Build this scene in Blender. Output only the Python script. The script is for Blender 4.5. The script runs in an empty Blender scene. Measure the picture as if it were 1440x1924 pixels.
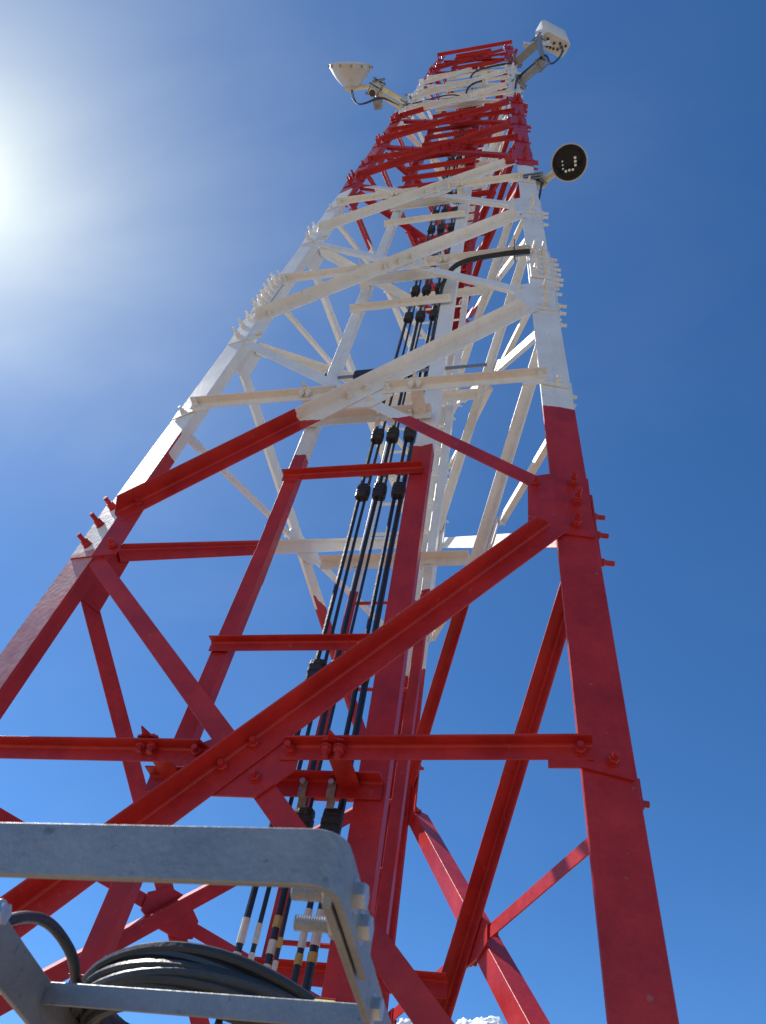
import bpy, bmesh, math, random
from mathutils import Vector as V, Matrix, noise
random.seed(7)
SC = bpy.context.scene
COL = SC.collection

# ------------------------------------------------------------------ camera
cam_d = bpy.data.cameras.new('camera')
cam = bpy.data.objects.new('camera', cam_d)
COL.objects.link(cam)
CR = V((0.97555087, 0.17062733, 0.13851648))
CU = V((0.04618166, -0.77535004, 0.62984091))
CW = V((-0.21486683, 0.60804492, 0.76427326))
CAM = V((0.84812243, -2.31834304, 1.6))
cam.matrix_world = Matrix(((CR.x, CU.x, -CW.x, CAM.x), (CR.y, CU.y, -CW.y, CAM.y),
                           (CR.z, CU.z, -CW.z, CAM.z), (0, 0, 0, 1)))
cam_d.sensor_fit = 'VERTICAL'
cam_d.sensor_height = 36.0
cam_d.lens = 1423.885751514838 / 1924.0 * 36.0
cam_d.clip_start = 0.02
cam_d.clip_end = 6000
cam_d.dof.use_dof = True
cam_d.dof.focus_distance = 5.0
cam_d.dof.aperture_fstop = 13.0
SC.camera = cam

# ------------------------------------------------------------------ light
SUN = V((-0.611, 0.136, 0.780)).normalized()
SUN_EL = math.asin(SUN.z)
SUN_AZ = math.atan2(SUN.x, SUN.y)
AUR = (2.5, 4.6)
world = bpy.data.worlds.new('World')
SC.world = world
world.use_nodes = True
wn = world.node_tree
bg = wn.nodes['Background']
sky = wn.nodes.new('ShaderNodeTexSky')
sky.sky_type = 'NISHITA'
sky.sun_disc = False
sky.sun_elevation = SUN_EL
sky.sun_rotation = SUN_AZ
sky.altitude = 3400
sky.air_density = 1.0
sky.dust_density = 0.4
sky.ozone_density = 4.0
hs = wn.nodes.new('ShaderNodeHueSaturation')
hs.inputs['Saturation'].default_value = 1.2
wn.links.new(sky.outputs[0], hs.inputs['Color'])
# aureole of scattered light round the sun
tc = wn.nodes.new('ShaderNodeTexCoord')
dt = wn.nodes.new('ShaderNodeVectorMath'); dt.operation = 'DOT_PRODUCT'
dt.inputs[1].default_value = SUN
wn.links.new(tc.outputs['Generated'], dt.inputs[0])
ac = wn.nodes.new('ShaderNodeMath'); ac.operation = 'ARCCOSINE'; ac.use_clamp = False
wn.links.new(dt.outputs['Value'], ac.inputs[0])
last = hs.outputs[0]
for amp, width in ((AUR[0], 11.5), (AUR[1], 4.6)):
    m1 = wn.nodes.new('ShaderNodeMath'); m1.operation = 'MULTIPLY'; m1.inputs[1].default_value = -1/math.radians(width)
    wn.links.new(ac.outputs[0], m1.inputs[0])
    m2 = wn.nodes.new('ShaderNodeMath'); m2.operation = 'EXPONENT'; wn.links.new(m1.outputs[0], m2.inputs[0])
    vs_ = wn.nodes.new('ShaderNodeVectorMath'); vs_.operation = 'SCALE'
    vs_.inputs[0].default_value = (amp, amp*.95, amp*.52); wn.links.new(m2.outputs[0], vs_.inputs['Scale'])
    ad = wn.nodes.new('ShaderNodeVectorMath'); ad.operation = 'ADD'
    wn.links.new(last, ad.inputs[0]); wn.links.new(vs_.outputs[0], ad.inputs[1]); last = ad.outputs[0]
# very thin streaky high cloud that scatters sunlight
mp_ = wn.nodes.new('ShaderNodeMapping'); mp_.inputs['Scale'].default_value = (1.6, 3.2, 2.2); mp_.inputs['Rotation'].default_value = (.4, .3, .9)
wn.links.new(tc.outputs['Generated'], mp_.inputs['Vector'])
cn = wn.nodes.new('ShaderNodeTexNoise'); cn.inputs['Scale'].default_value = 1.5; cn.inputs['Detail'].default_value = 5; cn.inputs['Roughness'].default_value = .52; cn.inputs['Distortion'].default_value = .5
wn.links.new(mp_.outputs[0], cn.inputs['Vector'])
cr_ = wn.nodes.new('ShaderNodeMapRange'); cr_.inputs[1].default_value = .42; cr_.inputs[2].default_value = .8; cr_.inputs[3].default_value = 0; cr_.inputs[4].default_value = 1
wn.links.new(cn.outputs[0], cr_.inputs[0])
c1 = wn.nodes.new('ShaderNodeMath'); c1.operation = 'MULTIPLY'; c1.inputs[1].default_value = -1/math.radians(16)
wn.links.new(ac.outputs[0], c1.inputs[0])
c2 = wn.nodes.new('ShaderNodeMath'); c2.operation = 'EXPONENT'; wn.links.new(c1.outputs[0], c2.inputs[0])
c3 = wn.nodes.new('ShaderNodeMath'); c3.operation = 'MULTIPLY_ADD'; c3.inputs[1].default_value = 1.25; c3.inputs[2].default_value = .05
wn.links.new(c2.outputs[0], c3.inputs[0])
c4 = wn.nodes.new('ShaderNodeMath'); c4.operation = 'MULTIPLY'; wn.links.new(c3.outputs[0], c4.inputs[0]); wn.links.new(cr_.outputs[0], c4.inputs[1])
cs_ = wn.nodes.new('ShaderNodeVectorMath'); cs_.operation = 'SCALE'; cs_.inputs[0].default_value = (1, 1, .7); wn.links.new(c4.outputs[0], cs_.inputs['Scale'])
ca_ = wn.nodes.new('ShaderNodeVectorMath'); ca_.operation = 'ADD'; wn.links.new(last, ca_.inputs[0]); wn.links.new(cs_.outputs[0], ca_.inputs[1]); last = ca_.outputs[0]
wn.links.new(last, bg.inputs[0])
bg.inputs[1].default_value = 0.15
sun_d = bpy.data.lights.new('sun', 'SUN')
sun_d.energy = 5.0
sun_d.angle = math.radians(0.55)
sun_d.color = (1.0, 0.95, 0.87)
sun = bpy.data.objects.new('sun', sun_d)
sun.rotation_euler = SUN.to_track_quat('Z', 'Y').to_euler()
sun.location = (-20, 4, 26)
COL.objects.link(sun)
SC.view_settings.view_transform = 'Standard'
SC.view_settings.look = 'None'
SC.view_settings.exposure = 0.32
SC.view_settings.gamma = 1.0
SC.view_settings.use_curve_mapping = False
SC.render.engine = 'CYCLES'
SC.cycles.max_bounces = 8
SC.cycles.diffuse_bounces = 4

# ------------------------------------------------------------------ materials
def mat(name, col, rough=0.5, metal=0.0, spec=0.5, var=0.0, vscale=8.0, bump=0.0, bscale=60.0, rvar=0.0):
    m = bpy.data.materials.new(name)
    m.use_nodes = True
    nt = m.node_tree
    b = nt.nodes['Principled BSDF']
    b.inputs['Roughness'].default_value = rough
    b.inputs['Metallic'].default_value = metal
    b.inputs['Specular IOR Level'].default_value = spec
    b.inputs['Base Color'].default_value = (*col, 1)
    if var or bump or rvar:
        g = nt.nodes.new('ShaderNodeNewGeometry')
    if var or rvar:
        n = nt.nodes.new('ShaderNodeTexNoise')
        n.inputs['Scale'].default_value = vscale
        n.inputs['Detail'].default_value = 6
        n.inputs['Roughness'].default_value = 0.65
        nt.links.new(g.outputs['Position'], n.inputs['Vector'])
    if var:
        mx = nt.nodes.new('ShaderNodeMix'); mx.data_type = 'RGBA'
        r = nt.nodes.new('ShaderNodeMapRange')
        r.inputs[1].default_value = 0.3; r.inputs[2].default_value = 0.7
        nt.links.new(n.outputs[0], r.inputs[0])
        nt.links.new(r.outputs[0], mx.inputs[0])
        mx.inputs[6].default_value = (*[c * (1 - var) for c in col], 1)
        mx.inputs[7].default_value = (*[min(1, c * (1 + var * .6)) for c in col], 1)
        nt.links.new(mx.outputs[2], b.inputs['Base Color'])
    if rvar:
        r2 = nt.nodes.new('ShaderNodeMapRange')
        r2.inputs[1].default_value = 0.3; r2.inputs[2].default_value = 0.7
        r2.inputs[3].default_value = rough - rvar; r2.inputs[4].default_value = rough + rvar
        nt.links.new(n.outputs[0], r2.inputs[0])
        nt.links.new(r2.outputs[0], b.inputs['Roughness'])
    if bump:
        n2 = nt.nodes.new('ShaderNodeTexNoise')
        n2.inputs['Scale'].default_value = bscale
        n2.inputs['Detail'].default_value = 4
        nt.links.new(g.outputs['Position'], n2.inputs['Vector'])
        bp = nt.nodes.new('ShaderNodeBump')
        bp.inputs['Strength'].default_value = bump
        bp.inputs['Distance'].default_value = 0.01
        nt.links.new(n2.outputs[0], bp.inputs['Height'])
        nt.links.new(bp.outputs[0], b.inputs['Normal'])
    return m

RED = (0.49, 0.0185, 0.0175)
WHITE = (0.80, 0.785, 0.745)
BANDS = [4.443, 8.44, 11.45, 13.9]

def paint(name, bands, painted_sheen=False):
    """aviation paint: red and white bands by height, brush relief, dirt and chips"""
    m = bpy.data.materials.new(name)
    m.use_nodes = True
    nt = m.node_tree; L = nt.links
    b = nt.nodes['Principled BSDF']
    g = nt.nodes.new('ShaderNodeNewGeometry')
    sep = nt.nodes.new('ShaderNodeSeparateXYZ'); L.new(g.outputs['Position'], sep.inputs[0])
    ns = nt.nodes.new('ShaderNodeTexNoise'); ns.inputs['Scale'].default_value = 16; ns.inputs['Detail'].default_value = 5
    L.new(g.outputs['Position'], ns.inputs['Vector'])
    wob = nt.nodes.new('ShaderNodeMath'); wob.operation = 'MULTIPLY_ADD'
    wob.inputs[1].default_value = 0.045
    L.new(ns.outputs[0], wob.inputs[0]); L.new(sep.outputs[2], wob.inputs[2])
    prev = None
    for i, h in enumerate(bands):
        gt = nt.nodes.new('ShaderNodeMath'); gt.operation = 'GREATER_THAN'
        gt.inputs[1].default_value = h + 0.022
        L.new(wob.outputs[0], gt.inputs[0])
        if prev is None:
            prev = gt
        else:
            x = nt.nodes.new('ShaderNodeMath'); x.operation = 'SUBTRACT'
            ab = nt.nodes.new('ShaderNodeMath'); ab.operation = 'ABSOLUTE'
            L.new(prev.outputs[0], x.inputs[0]); L.new(gt.outputs[0], x.inputs[1]); L.new(x.outputs[0], ab.inputs[0])
            prev = ab
    n1 = nt.nodes.new('ShaderNodeTexNoise'); n1.inputs['Scale'].default_value = 5; n1.inputs['Detail'].default_value = 7
    n1.inputs['Roughness'].default_value = 0.7
    L.new(g.outputs['Position'], n1.inputs['Vector'])
    def pair(a, c):
        mx = nt.nodes.new('ShaderNodeMix'); mx.data_type = 'RGBA'
        r = nt.nodes.new('ShaderNodeMapRange'); r.inputs[1].default_value = .32; r.inputs[2].default_value = .68
        L.new(n1.outputs[0], r.inputs[0]); L.new(r.outputs[0], mx.inputs[0])
        mx.inputs[6].default_value = (*a, 1); mx.inputs[7].default_value = (*c, 1)
        return mx
    rd = pair((RED[0]*.70, RED[1]*.75, RED[2]*.8), (RED[0]*1.12, RED[1]*1.6, RED[2]*1.4))
    wh = pair((WHITE[0]*.91, WHITE[1]*.89, WHITE[2]*.85), (WHITE[0]*1.04, WHITE[1]*1.04, WHITE[2]*1.04))
    if painted_sheen:                                   # grazing-light sheen below the first joint, put into the colour as patchy white
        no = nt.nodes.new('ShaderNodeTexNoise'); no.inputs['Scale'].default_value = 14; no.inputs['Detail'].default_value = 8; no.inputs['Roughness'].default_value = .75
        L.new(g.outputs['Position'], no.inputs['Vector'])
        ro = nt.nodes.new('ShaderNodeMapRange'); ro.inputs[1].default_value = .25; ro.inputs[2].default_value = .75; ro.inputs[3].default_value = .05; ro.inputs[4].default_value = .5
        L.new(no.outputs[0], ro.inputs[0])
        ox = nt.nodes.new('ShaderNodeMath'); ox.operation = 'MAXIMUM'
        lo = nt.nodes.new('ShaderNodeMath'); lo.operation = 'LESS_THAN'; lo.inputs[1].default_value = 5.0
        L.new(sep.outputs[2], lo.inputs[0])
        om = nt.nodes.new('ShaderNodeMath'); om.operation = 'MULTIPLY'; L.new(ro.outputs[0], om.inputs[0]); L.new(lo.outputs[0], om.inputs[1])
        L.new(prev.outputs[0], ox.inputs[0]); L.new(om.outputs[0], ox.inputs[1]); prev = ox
    mx = nt.nodes.new('ShaderNodeMix'); mx.data_type = 'RGBA'
    L.new(prev.outputs[0], mx.inputs[0])
    L.new(rd.outputs[2], mx.inputs[6]); L.new(wh.outputs[2], mx.inputs[7])
    # rare chips and specks of grime
    n3 = nt.nodes.new('ShaderNodeTexNoise'); n3.inputs['Scale'].default_value = 38; n3.inputs['Detail'].default_value = 5
    L.new(g.outputs['Position'], n3.inputs['Vector'])
    r3 = nt.nodes.new('ShaderNodeMapRange'); r3.inputs[1].default_value = .69; r3.inputs[2].default_value = .74
    L.new(n3.outputs[0], r3.inputs[0])
    mx2 = nt.nodes.new('ShaderNodeMix'); mx2.data_type = 'RGBA'
    s3 = nt.nodes.new('ShaderNodeMath'); s3.operation = 'MULTIPLY'; s3.inputs[1].default_value = .45
    L.new(r3.outputs[0], s3.inputs[0]); L.new(s3.outputs[0], mx2.inputs[0])
    L.new(mx.outputs[2], mx2.inputs[6]); mx2.inputs[7].default_value = (.25, .17, .14, 1)
    st = nt.nodes.new('ShaderNodeMapping'); st.inputs['Scale'].default_value = (26, 26, 1.6)
    L.new(g.outputs['Position'], st.inputs['Vector'])
    n4 = nt.nodes.new('ShaderNodeTexNoise'); n4.inputs['Scale'].default_value = 1.0; n4.inputs['Detail'].default_value = 6; n4.inputs['Roughness'].default_value = .7
    L.new(st.outputs[0], n4.inputs['Vector'])
    r4 = nt.nodes.new('ShaderNodeMapRange'); r4.inputs[1].default_value = .52; r4.inputs[2].default_value = .78; r4.inputs[4].default_value = .26
    L.new(n4.outputs[0], r4.inputs[0])
    mx3 = nt.nodes.new('ShaderNodeMix'); mx3.data_type = 'RGBA'; mx3.blend_type = 'MULTIPLY'
    L.new(r4.outputs[0], mx3.inputs[0]); L.new(mx2.outputs[2], mx3.inputs[6]); mx3.inputs[7].default_value = (.55, .42, .36, 1)
    L.new(mx3.outputs[2], b.inputs['Base Color'])
    rr = nt.nodes.new('ShaderNodeMapRange'); rr.inputs[1].default_value = .3; rr.inputs[2].default_value = .7
    rr.inputs[3].default_value = .30; rr.inputs[4].default_value = .48
    L.new(n1.outputs[0], rr.inputs[0]); L.new(rr.outputs[0], b.inputs['Roughness'])
    b.inputs['Specular IOR Level'].default_value = .38
    bp = nt.nodes.new('ShaderNodeBump'); bp.inputs['Strength'].default_value = .25; bp.inputs['Distance'].default_value = .004
    n2 = nt.nodes.new('ShaderNodeTexNoise'); n2.inputs['Scale'].default_value = 55; n2.inputs['Detail'].default_value = 5
    L.new(g.outputs['Position'], n2.inputs['Vector']); L.new(n2.outputs[0], bp.inputs['Height'])
    L.new(bp.outputs[0], b.inputs['Normal'])
    return m

M = {}
M['paint'] = paint('banded_tower_paint', BANDS)
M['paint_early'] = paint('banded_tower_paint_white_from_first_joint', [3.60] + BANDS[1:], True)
M['galv'] = mat('galvanised_steel', (.285, .298, .305), .5, .5, .5, .2, 14, .14, 140, .08)
def galvanise(m, spots=True):
    nt = m.node_tree; L = nt.links; b = nt.nodes['Principled BSDF']
    src = b.inputs['Base Color'].links[0].from_socket
    g = nt.nodes.new('ShaderNodeNewGeometry')
    v = nt.nodes.new('ShaderNodeTexVoronoi'); v.inputs['Scale'].default_value = 160; L.new(g.outputs['Position'], v.inputs['Vector'])
    sp = nt.nodes.new('ShaderNodeSeparateColor'); L.new(v.outputs['Color'], sp.inputs[0])
    r = nt.nodes.new('ShaderNodeMapRange'); r.inputs[3].default_value = .96; r.inputs[4].default_value = 1.04; L.new(sp.outputs[0], r.inputs[0])
    sc_ = nt.nodes.new('ShaderNodeVectorMath'); sc_.operation = 'SCALE'; L.new(src, sc_.inputs[0]); L.new(r.outputs[0], sc_.inputs['Scale'])
    n = nt.nodes.new('ShaderNodeTexNoise'); n.inputs['Scale'].default_value = 75; n.inputs['Detail'].default_value = 3; L.new(g.outputs['Position'], n.inputs['Vector'])
    r2 = nt.nodes.new('ShaderNodeMapRange'); r2.inputs[1].default_value = .66; r2.inputs[2].default_value = .74; r2.inputs[4].default_value = .6; L.new(n.outputs[0], r2.inputs[0])
    mx = nt.nodes.new('ShaderNodeMix'); mx.data_type = 'RGBA'; L.new(r2.outputs[0], mx.inputs[0]); L.new(sc_.outputs[0], mx.inputs[6]); mx.inputs[7].default_value = (.10, .095, .085, 1)
    n5 = nt.nodes.new('ShaderNodeTexNoise'); n5.inputs['Scale'].default_value = 28; n5.inputs['Detail'].default_value = 7; n5.inputs['Roughness'].default_value = .7; L.new(g.outputs['Position'], n5.inputs['Vector'])
    r5 = nt.nodes.new('ShaderNodeMapRange'); r5.inputs[1].default_value = .6; r5.inputs[2].default_value = .72; r5.inputs[4].default_value = .35; L.new(n5.outputs[0], r5.inputs[0])
    mx5 = nt.nodes.new('ShaderNodeMix'); mx5.data_type = 'RGBA'; L.new(r5.outputs[0], mx5.inputs[0]); L.new(mx.outputs[2], mx5.inputs[6]); mx5.inputs[7].default_value = (.30, .24, .17, 1)
    L.new(mx5.outputs[2], b.inputs['Base Color'])
galvanise(M['galv'])
M['galv_bolt'] = mat('galvanised_bolt', (.5, .5, .5), .42, .7, .5, .25, 60)
M['rusty_clamp'] = mat('weathered_clamp_steel', (.34, .30, .26), .55, .5, .5, .35, 50)
M['rubber'] = mat('black_rubber', (.018, .019, .022), .5, 0, .5, .3, 30, .25, 120)
M['jacket'] = mat('black_cable_jacket', (.02, .022, .028), .36, 0, .5, .2, 14, .1, 90, .05)
M['grey_jacket'] = mat('grey_black_cable_jacket', (.034, .037, .042), .42, 0, .5, .25, 20, .12, 120, .06)
M['tape_white'] = mat('white_tape', (.66, .63, .57), .6, 0, .4, .15, 80)
M['tape_yellow'] = mat('yellow_tape', (.52, .35, .10), .6, 0, .4, .2, 60)
M['label_yellow'] = mat('pale_yellow_tag', (.62, .57, .16), .6, 0, .4, .15, 50)
M['off_white'] = mat('off_white_plastic', (.66, .66, .63), .42, 0, .5, .1, 12)
M['dish_grey'] = mat('pale_grey_dish_shell', (.52, .52, .50), .45, 0, .5, .1, 9)
M['cream'] = mat('cream_painted_pipe', (.66, .60, .42), .45, 0, .5, .15, 15)
M['steel_dark'] = mat('dark_pipe_bore', (.05, .05, .055), .6)
M['black_gloss'] = mat('glossy_black_face', (.006, .007, .010), .16, 0, .3)
M['rim'] = mat('satin_rim', (.45, .44, .43), .3, .6)
M['dot_white'] = mat('pale_square_mark', (.75, .78, .70), .5)
M['soil'] = mat('dry_soil', (.31, .24, .165), .95, 0, .2, .3, .35, .5, 6)
M['concrete'] = mat('concrete', (.36, .34, .31), .85, 0, .3, .2, 3, .3, 40)
M['cloud'] = mat('cloud_white', (.92, .92, .93), 1.0, 0, 0)

# ------------------------------------------------------------------ mesh helpers
class MB:
    def __init__(s): s.v = []; s.f = []; s.mi = []
    def add(s, vs, fs, mi=0):
        o = len(s.v); s.v += [tuple(p) for p in vs]
        s.f += [tuple(i + o for i in f) for f in fs]; s.mi += [mi] * len(fs)
    def sweep(s, rings, closed=True, caps=True, mi=0, mis=None):
        n = len(rings[0]); vs = [p for r in rings for p in r]; fs = []; m = []
        for k in range(len(rings) - 1):
            for i in range(n if closed else n - 1):
                j = (i + 1) % n
                fs.append((k*n+i, k*n+j, (k+1)*n+j, (k+1)*n+i)); m.append(mis[i] if mis else mi)
        if caps:
            fs.append(tuple(range(n - 1, -1, -1))); fs.append(tuple((len(rings)-1)*n + i for i in range(n))); m += [mi, mi]
        o = len(s.v); s.v += [tuple(p) for p in vs]; s.f += [tuple(i + o for i in f) for f in fs]; s.mi += m
    def box(s, c, ax, ay, az, mi=0):
        """box centred at c with half-extent vectors ax, ay, az"""
        c = V(c); ax = V(ax); ay = V(ay); az = V(az)
        vs = [c + ax*i + ay*j + az*k for k in (-1, 1) for j in (-1, 1) for i in (-1, 1)]
        s.add(vs, [(0,2,3,1),(4,5,7,6),(0,1,5,4),(2,6,7,3),(0,4,6,2),(1,3,7,5)], mi)
    def tube(s, pts, r, n=8, caps=True, mi=0):
        pts = [V(p) for p in pts]
        rr = r if isinstance(r, (list, tuple)) else [r] * len(pts)
        t0 = (pts[1] - pts[0]).normalized()
        a = t0.cross(V((0, 0, 1)))
        if a.length < .1: a = t0.cross(V((1, 0, 0)))
        a.normalize()
        rings = []
        for i, p in enumerate(pts):
            t = (pts[min(i+1, len(pts)-1)] - pts[max(i-1, 0)]).normalized()
            a = (a - t * a.dot(t)).normalized(); b = t.cross(a)
            rings.append([p + (a*math.cos(2*math.pi*k/n) + b*math.sin(2*math.pi*k/n)) * rr[i] for k in range(n)])
        s.sweep(rings, True, caps, mi)
    def lathe(s, c, axis, prof, n=32, mi=0, capends=True):
        c = V(c); axis = V(axis).normalized()
        a = axis.cross(V((0, 0, 1)))
        if a.length < .1: a = axis.cross(V((1, 0, 0)))
        a.normalize(); b = axis.cross(a)
        rings = [[c + axis*h + (a*math.cos(2*math.pi*k/n) + b*math.sin(2*math.pi*k/n))*max(r, 1e-4) for k in range(n)] for h, r in prof]
        s.sweep(rings, True, capends, mi)
    def plate(s, pts, nrm, t, mi=0):
        """flat plate: outline pts, thickness t along nrm"""
        n = V(nrm).normalized() * t
        a = [V(p) for p in pts]; b = [p + n for p in a]; k = len(a)
        fs = [tuple(range(k-1, -1, -1)), tuple(range(k, 2*k))]
        fs += [(i, (i+1) % k, k + (i+1) % k, k + i) for i in range(k)]
        s.add(a + b, fs, mi)
    def mesh(s, name, mats, smooth=False):
        me = bpy.data.meshes.new(name)
        me.from_pydata(s.v, [], s.f)
        if not isinstance(mats, (list, tuple)): mats = [mats]
        for m in mats: me.materials.append(m)
        if len(mats) > 1: me.polygons.foreach_set('material_index', s.mi)
        bm = bmesh.new(); bm.from_mesh(me); bmesh.ops.recalc_face_normals(bm, faces=bm.faces); bm.to_mesh(me); bm.free()
        if smooth:
            me.polygons.foreach_set('use_smooth', [True] * len(me.polygons))
            try: me.set_sharp_from_angle(angle=math.radians(38))
            except Exception: pass
        me.update()
        return me
    def build(s, name, mats, parent=None, smooth=False, **props):
        o = bpy.data.objects.new(name, s.mesh(name, mats, smooth)); COL.objects.link(o)
        if parent is not None: o.parent = parent
        for k, v in props.items(): o[k] = v
        return o

def thing(name, label, cat, loc=(0, 0, 0), group=None):
    o = bpy.data.objects.new(name, None); COL.objects.link(o)
    o.location = loc; o.empty_display_size = .1
    o['label'] = label; o['category'] = cat
    if group: o['group'] = group
    return o
def tag(o, label, cat, group=None):
    o['label'] = label; o['category'] = cat
    if group: o['group'] = group
    return o

def lprofile(o, fd, nd, bf, bo, t, ch=.0012):
    """L section at heel o: flat flange along fd (length bf), standing flange along nd (length bo)"""
    P = [(0, ch), (ch, 0), (bf - ch, 0), (bf, ch), (bf, t - ch), (bf - ch, t), (t + .006, t), (t + .002, t + .002), (t, t + .006), (t, bo - ch), (t - ch, bo), (ch, bo), (0, bo - ch)]
    return [o + fd*a + nd*c for a, c in P]
def angle(mb, p0, p1, fd, nd, bf, bo, t, cut0=0, cut1=0):
    """angle iron from p0 to p1 (centre line of its flat flange)"""
    d = (p1 - p0).normalized()
    fd = (fd - d*fd.dot(d)).normalized(); nd = (nd - d*nd.dot(d) - fd*nd.dot(fd)).normalized()
    r0 = lprofile(p0 - fd*bf/2, fd, nd, bf, bo, t); r1 = lprofile(p1 - fd*bf/2, fd, nd, bf, bo, t)
    if cut0: r0 = [p + d*cut0*max(0, (p - (p0 - fd*bf/2)).dot(nd) - t) for p in r0]
    if cut1: r1 = [p - d*cut1*max(0, (p - (p1 - fd*bf/2)).dot(nd) - t) for p in r1]
    mb.sweep([r0, r1])

# ------------------------------------------------------------------ tower geometry
R3 = math.sqrt(3); TP = 0.06221127695726025; Z1 = 3.5506827834381944; DEP = 1.0970562128822796
def side(z): return 2 - TP*(z - Z1)
def FL(z): return V((-side(z)/2, -side(z)/(2*R3), z))
def FR(z): return V((side(z)/2, -side(z)/(2*R3), z))
def BK(z): return V((0, DEP*side(z)/R3, z))
LEGS = [FL, FR, BK]
FACES = [(FL, FR, 0.0), (FR, BK, -.12), (BK, FL, -.12)]
J = [1.62, 3.79, 5.68, 7.36, 8.86, 10.3, 11.5, 12.6, 13.7, 14.8, 15.85]
ZC = [2.735, 4.785, 6.46, 8.2, 9.62, 10.88, 12.03, 13.13, 14.23, 15.3]
ZTOP = 16.0
LB = .137; LT = .012

def frame(f, z):
    a, b = f[0](z), f[1](z)
    u = (b - a).normalized()
    up = (f[0](z+1) + f[1](z+1) - a - b)*.5
    up = (up - u*up.dot(u)).normalized()
    n = u.cross(up).normalized()
    return a, b, u, up, n
def fpoint(f, frac_u, z, off=0.0, end=0):
    """point in the plane of face f: distance frac_u (metres) from the left leg (end=0), right leg (1) or the middle (2)"""
    a, b, u, up, n = frame(f, z)
    if end == 0: p = a + u*frac_u
    elif end == 1: p = b - u*frac_u
    else: p = (a + b)*.5 + u*frac_u
    return p + n*off

tower = thing('lattice_tower', 'tall three-legged red and white banded steel lattice tower', 'tower')

# shared bolt meshes
def bolt_mesh(name, mats, r=.0095, L=.06, nut=.0165, nt=.016, double=True):
    mb = MB()
    def hexa(z0, z1, rr):
        c = .0025
        mb.sweep([[V((math.cos(k*math.pi/3)*q, math.sin(k*math.pi/3)*q, z)) for k in range(6)] for z, q in ((z0, rr), (z1 - c, rr), (z1, rr*.86))])
    def cyl(z0, z1, rr, n=10):
        mb.sweep([[V((math.cos(k*2*math.pi/n)*rr, math.sin(k*2*math.pi/n)*rr, z)) for k in range(n)] for z in (z0, z1)])
    cyl(-.001, .003, nut*1.18, 12)
    hexa(.003, .003 + nt, nut)
    if double: hexa(.0035 + nt, .003 + nt + nt*.6, nut*.95)
    cyl(.003 + nt, L, r)
    return mb.mesh(name, mats)
BOLT = bolt_mesh('bolt', M['paint'])
BOLT_S = bolt_mesh('bolt_short', M['paint'], .0085, .034, .0145, .013, False)
bolt_count = [0]
far_bolts = MB()
bolt_verts = {}
def put_bolt(parent, p, n, me=None, roll=None, lim=8.0):
    me = me or BOLT
    n = V(n).normalized()
    q = n.to_track_quat('Z', 'Y').to_matrix().to_4x4()
    roll = random.uniform(0, 6.28) if roll is None else roll
    mw = Matrix.Translation(V(p)) @ q @ Matrix.Rotation(roll, 4, 'Z') @ Matrix.Diagonal((1, 1, random.uniform(.82, 1.12), 1))
    if p[2] < lim and bolt_count[0] < 290:
        bolt_count[0] += 1
        o = bpy.data.objects.new('bolt', me); COL.objects.link(o)
        o.parent = parent; o.matrix_world = mw
    else:
        far_bolts.add([mw @ v.co for v in me.vertices], [tuple(f.vertices) for f in me.polygons])

# --- legs
leg_objs = []
for li, leg in enumerate(LEGS):
    fa = [f for f in FACES if f[0] is leg][0]      # face on which this leg is the left one
    fb = [f for f in FACES if f[1] is leg][0]
    ring = []
    zs = [0.08, 2.0, 4.0, 6.0, 8.0, 10.0, 12.0, 14.0, ZTOP]
    for z in zs:
        c = leg(z)
        _, _, u1, _, n1 = frame(fa, z); _, _, u2, _, n2 = frame(fb, z)
        dd1 = u1; dd2 = -u2
        bis = (dd1 + dd2).normalized(); per = (dd1 - bis*dd1.dot(bis)).normalized()
        d1 = (bis + per).normalized(); d2 = (bis - per).normalized()
        n1 = -d2; n2 = -d1
        ang = math.acos(max(-1, min(1, d1.dot(d2))))
        inner = c + (d1 + d2)*(LT/math.sin(ang))
        ch = .0015
        ring.append([c + d2*ch*2, c + d1*ch*2, c + d1*(LB-ch), c + d1*LB - n1*ch, c + d1*LB - n1*(LT-ch), c + d1*(LB-ch) - n1*LT,
                     inner + d1*.012, inner + (d1+d2)*.003, inner + d2*.012, c + d2*(LB-ch) - n2*LT, c + d2*LB - n2*(LT-ch), c + d2*LB - n2*ch, c + d2*(LB-ch)])
    mb = MB()
    mis = [0]*13
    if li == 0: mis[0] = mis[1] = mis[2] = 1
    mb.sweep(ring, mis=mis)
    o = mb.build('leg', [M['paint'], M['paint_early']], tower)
    leg_objs.append(o)

OB = .030                                          # bracing sits this far outside the corner plane (bent plates)
def fix(z, o, b, front=True): t = (z - 1.6)/1.75; return -(o*t + b/2*(t - 1)) if front else .5*o*t
def sized(z): return max(.62, min(1.0, 1.0 - (z - 7.5)*.045))

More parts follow.
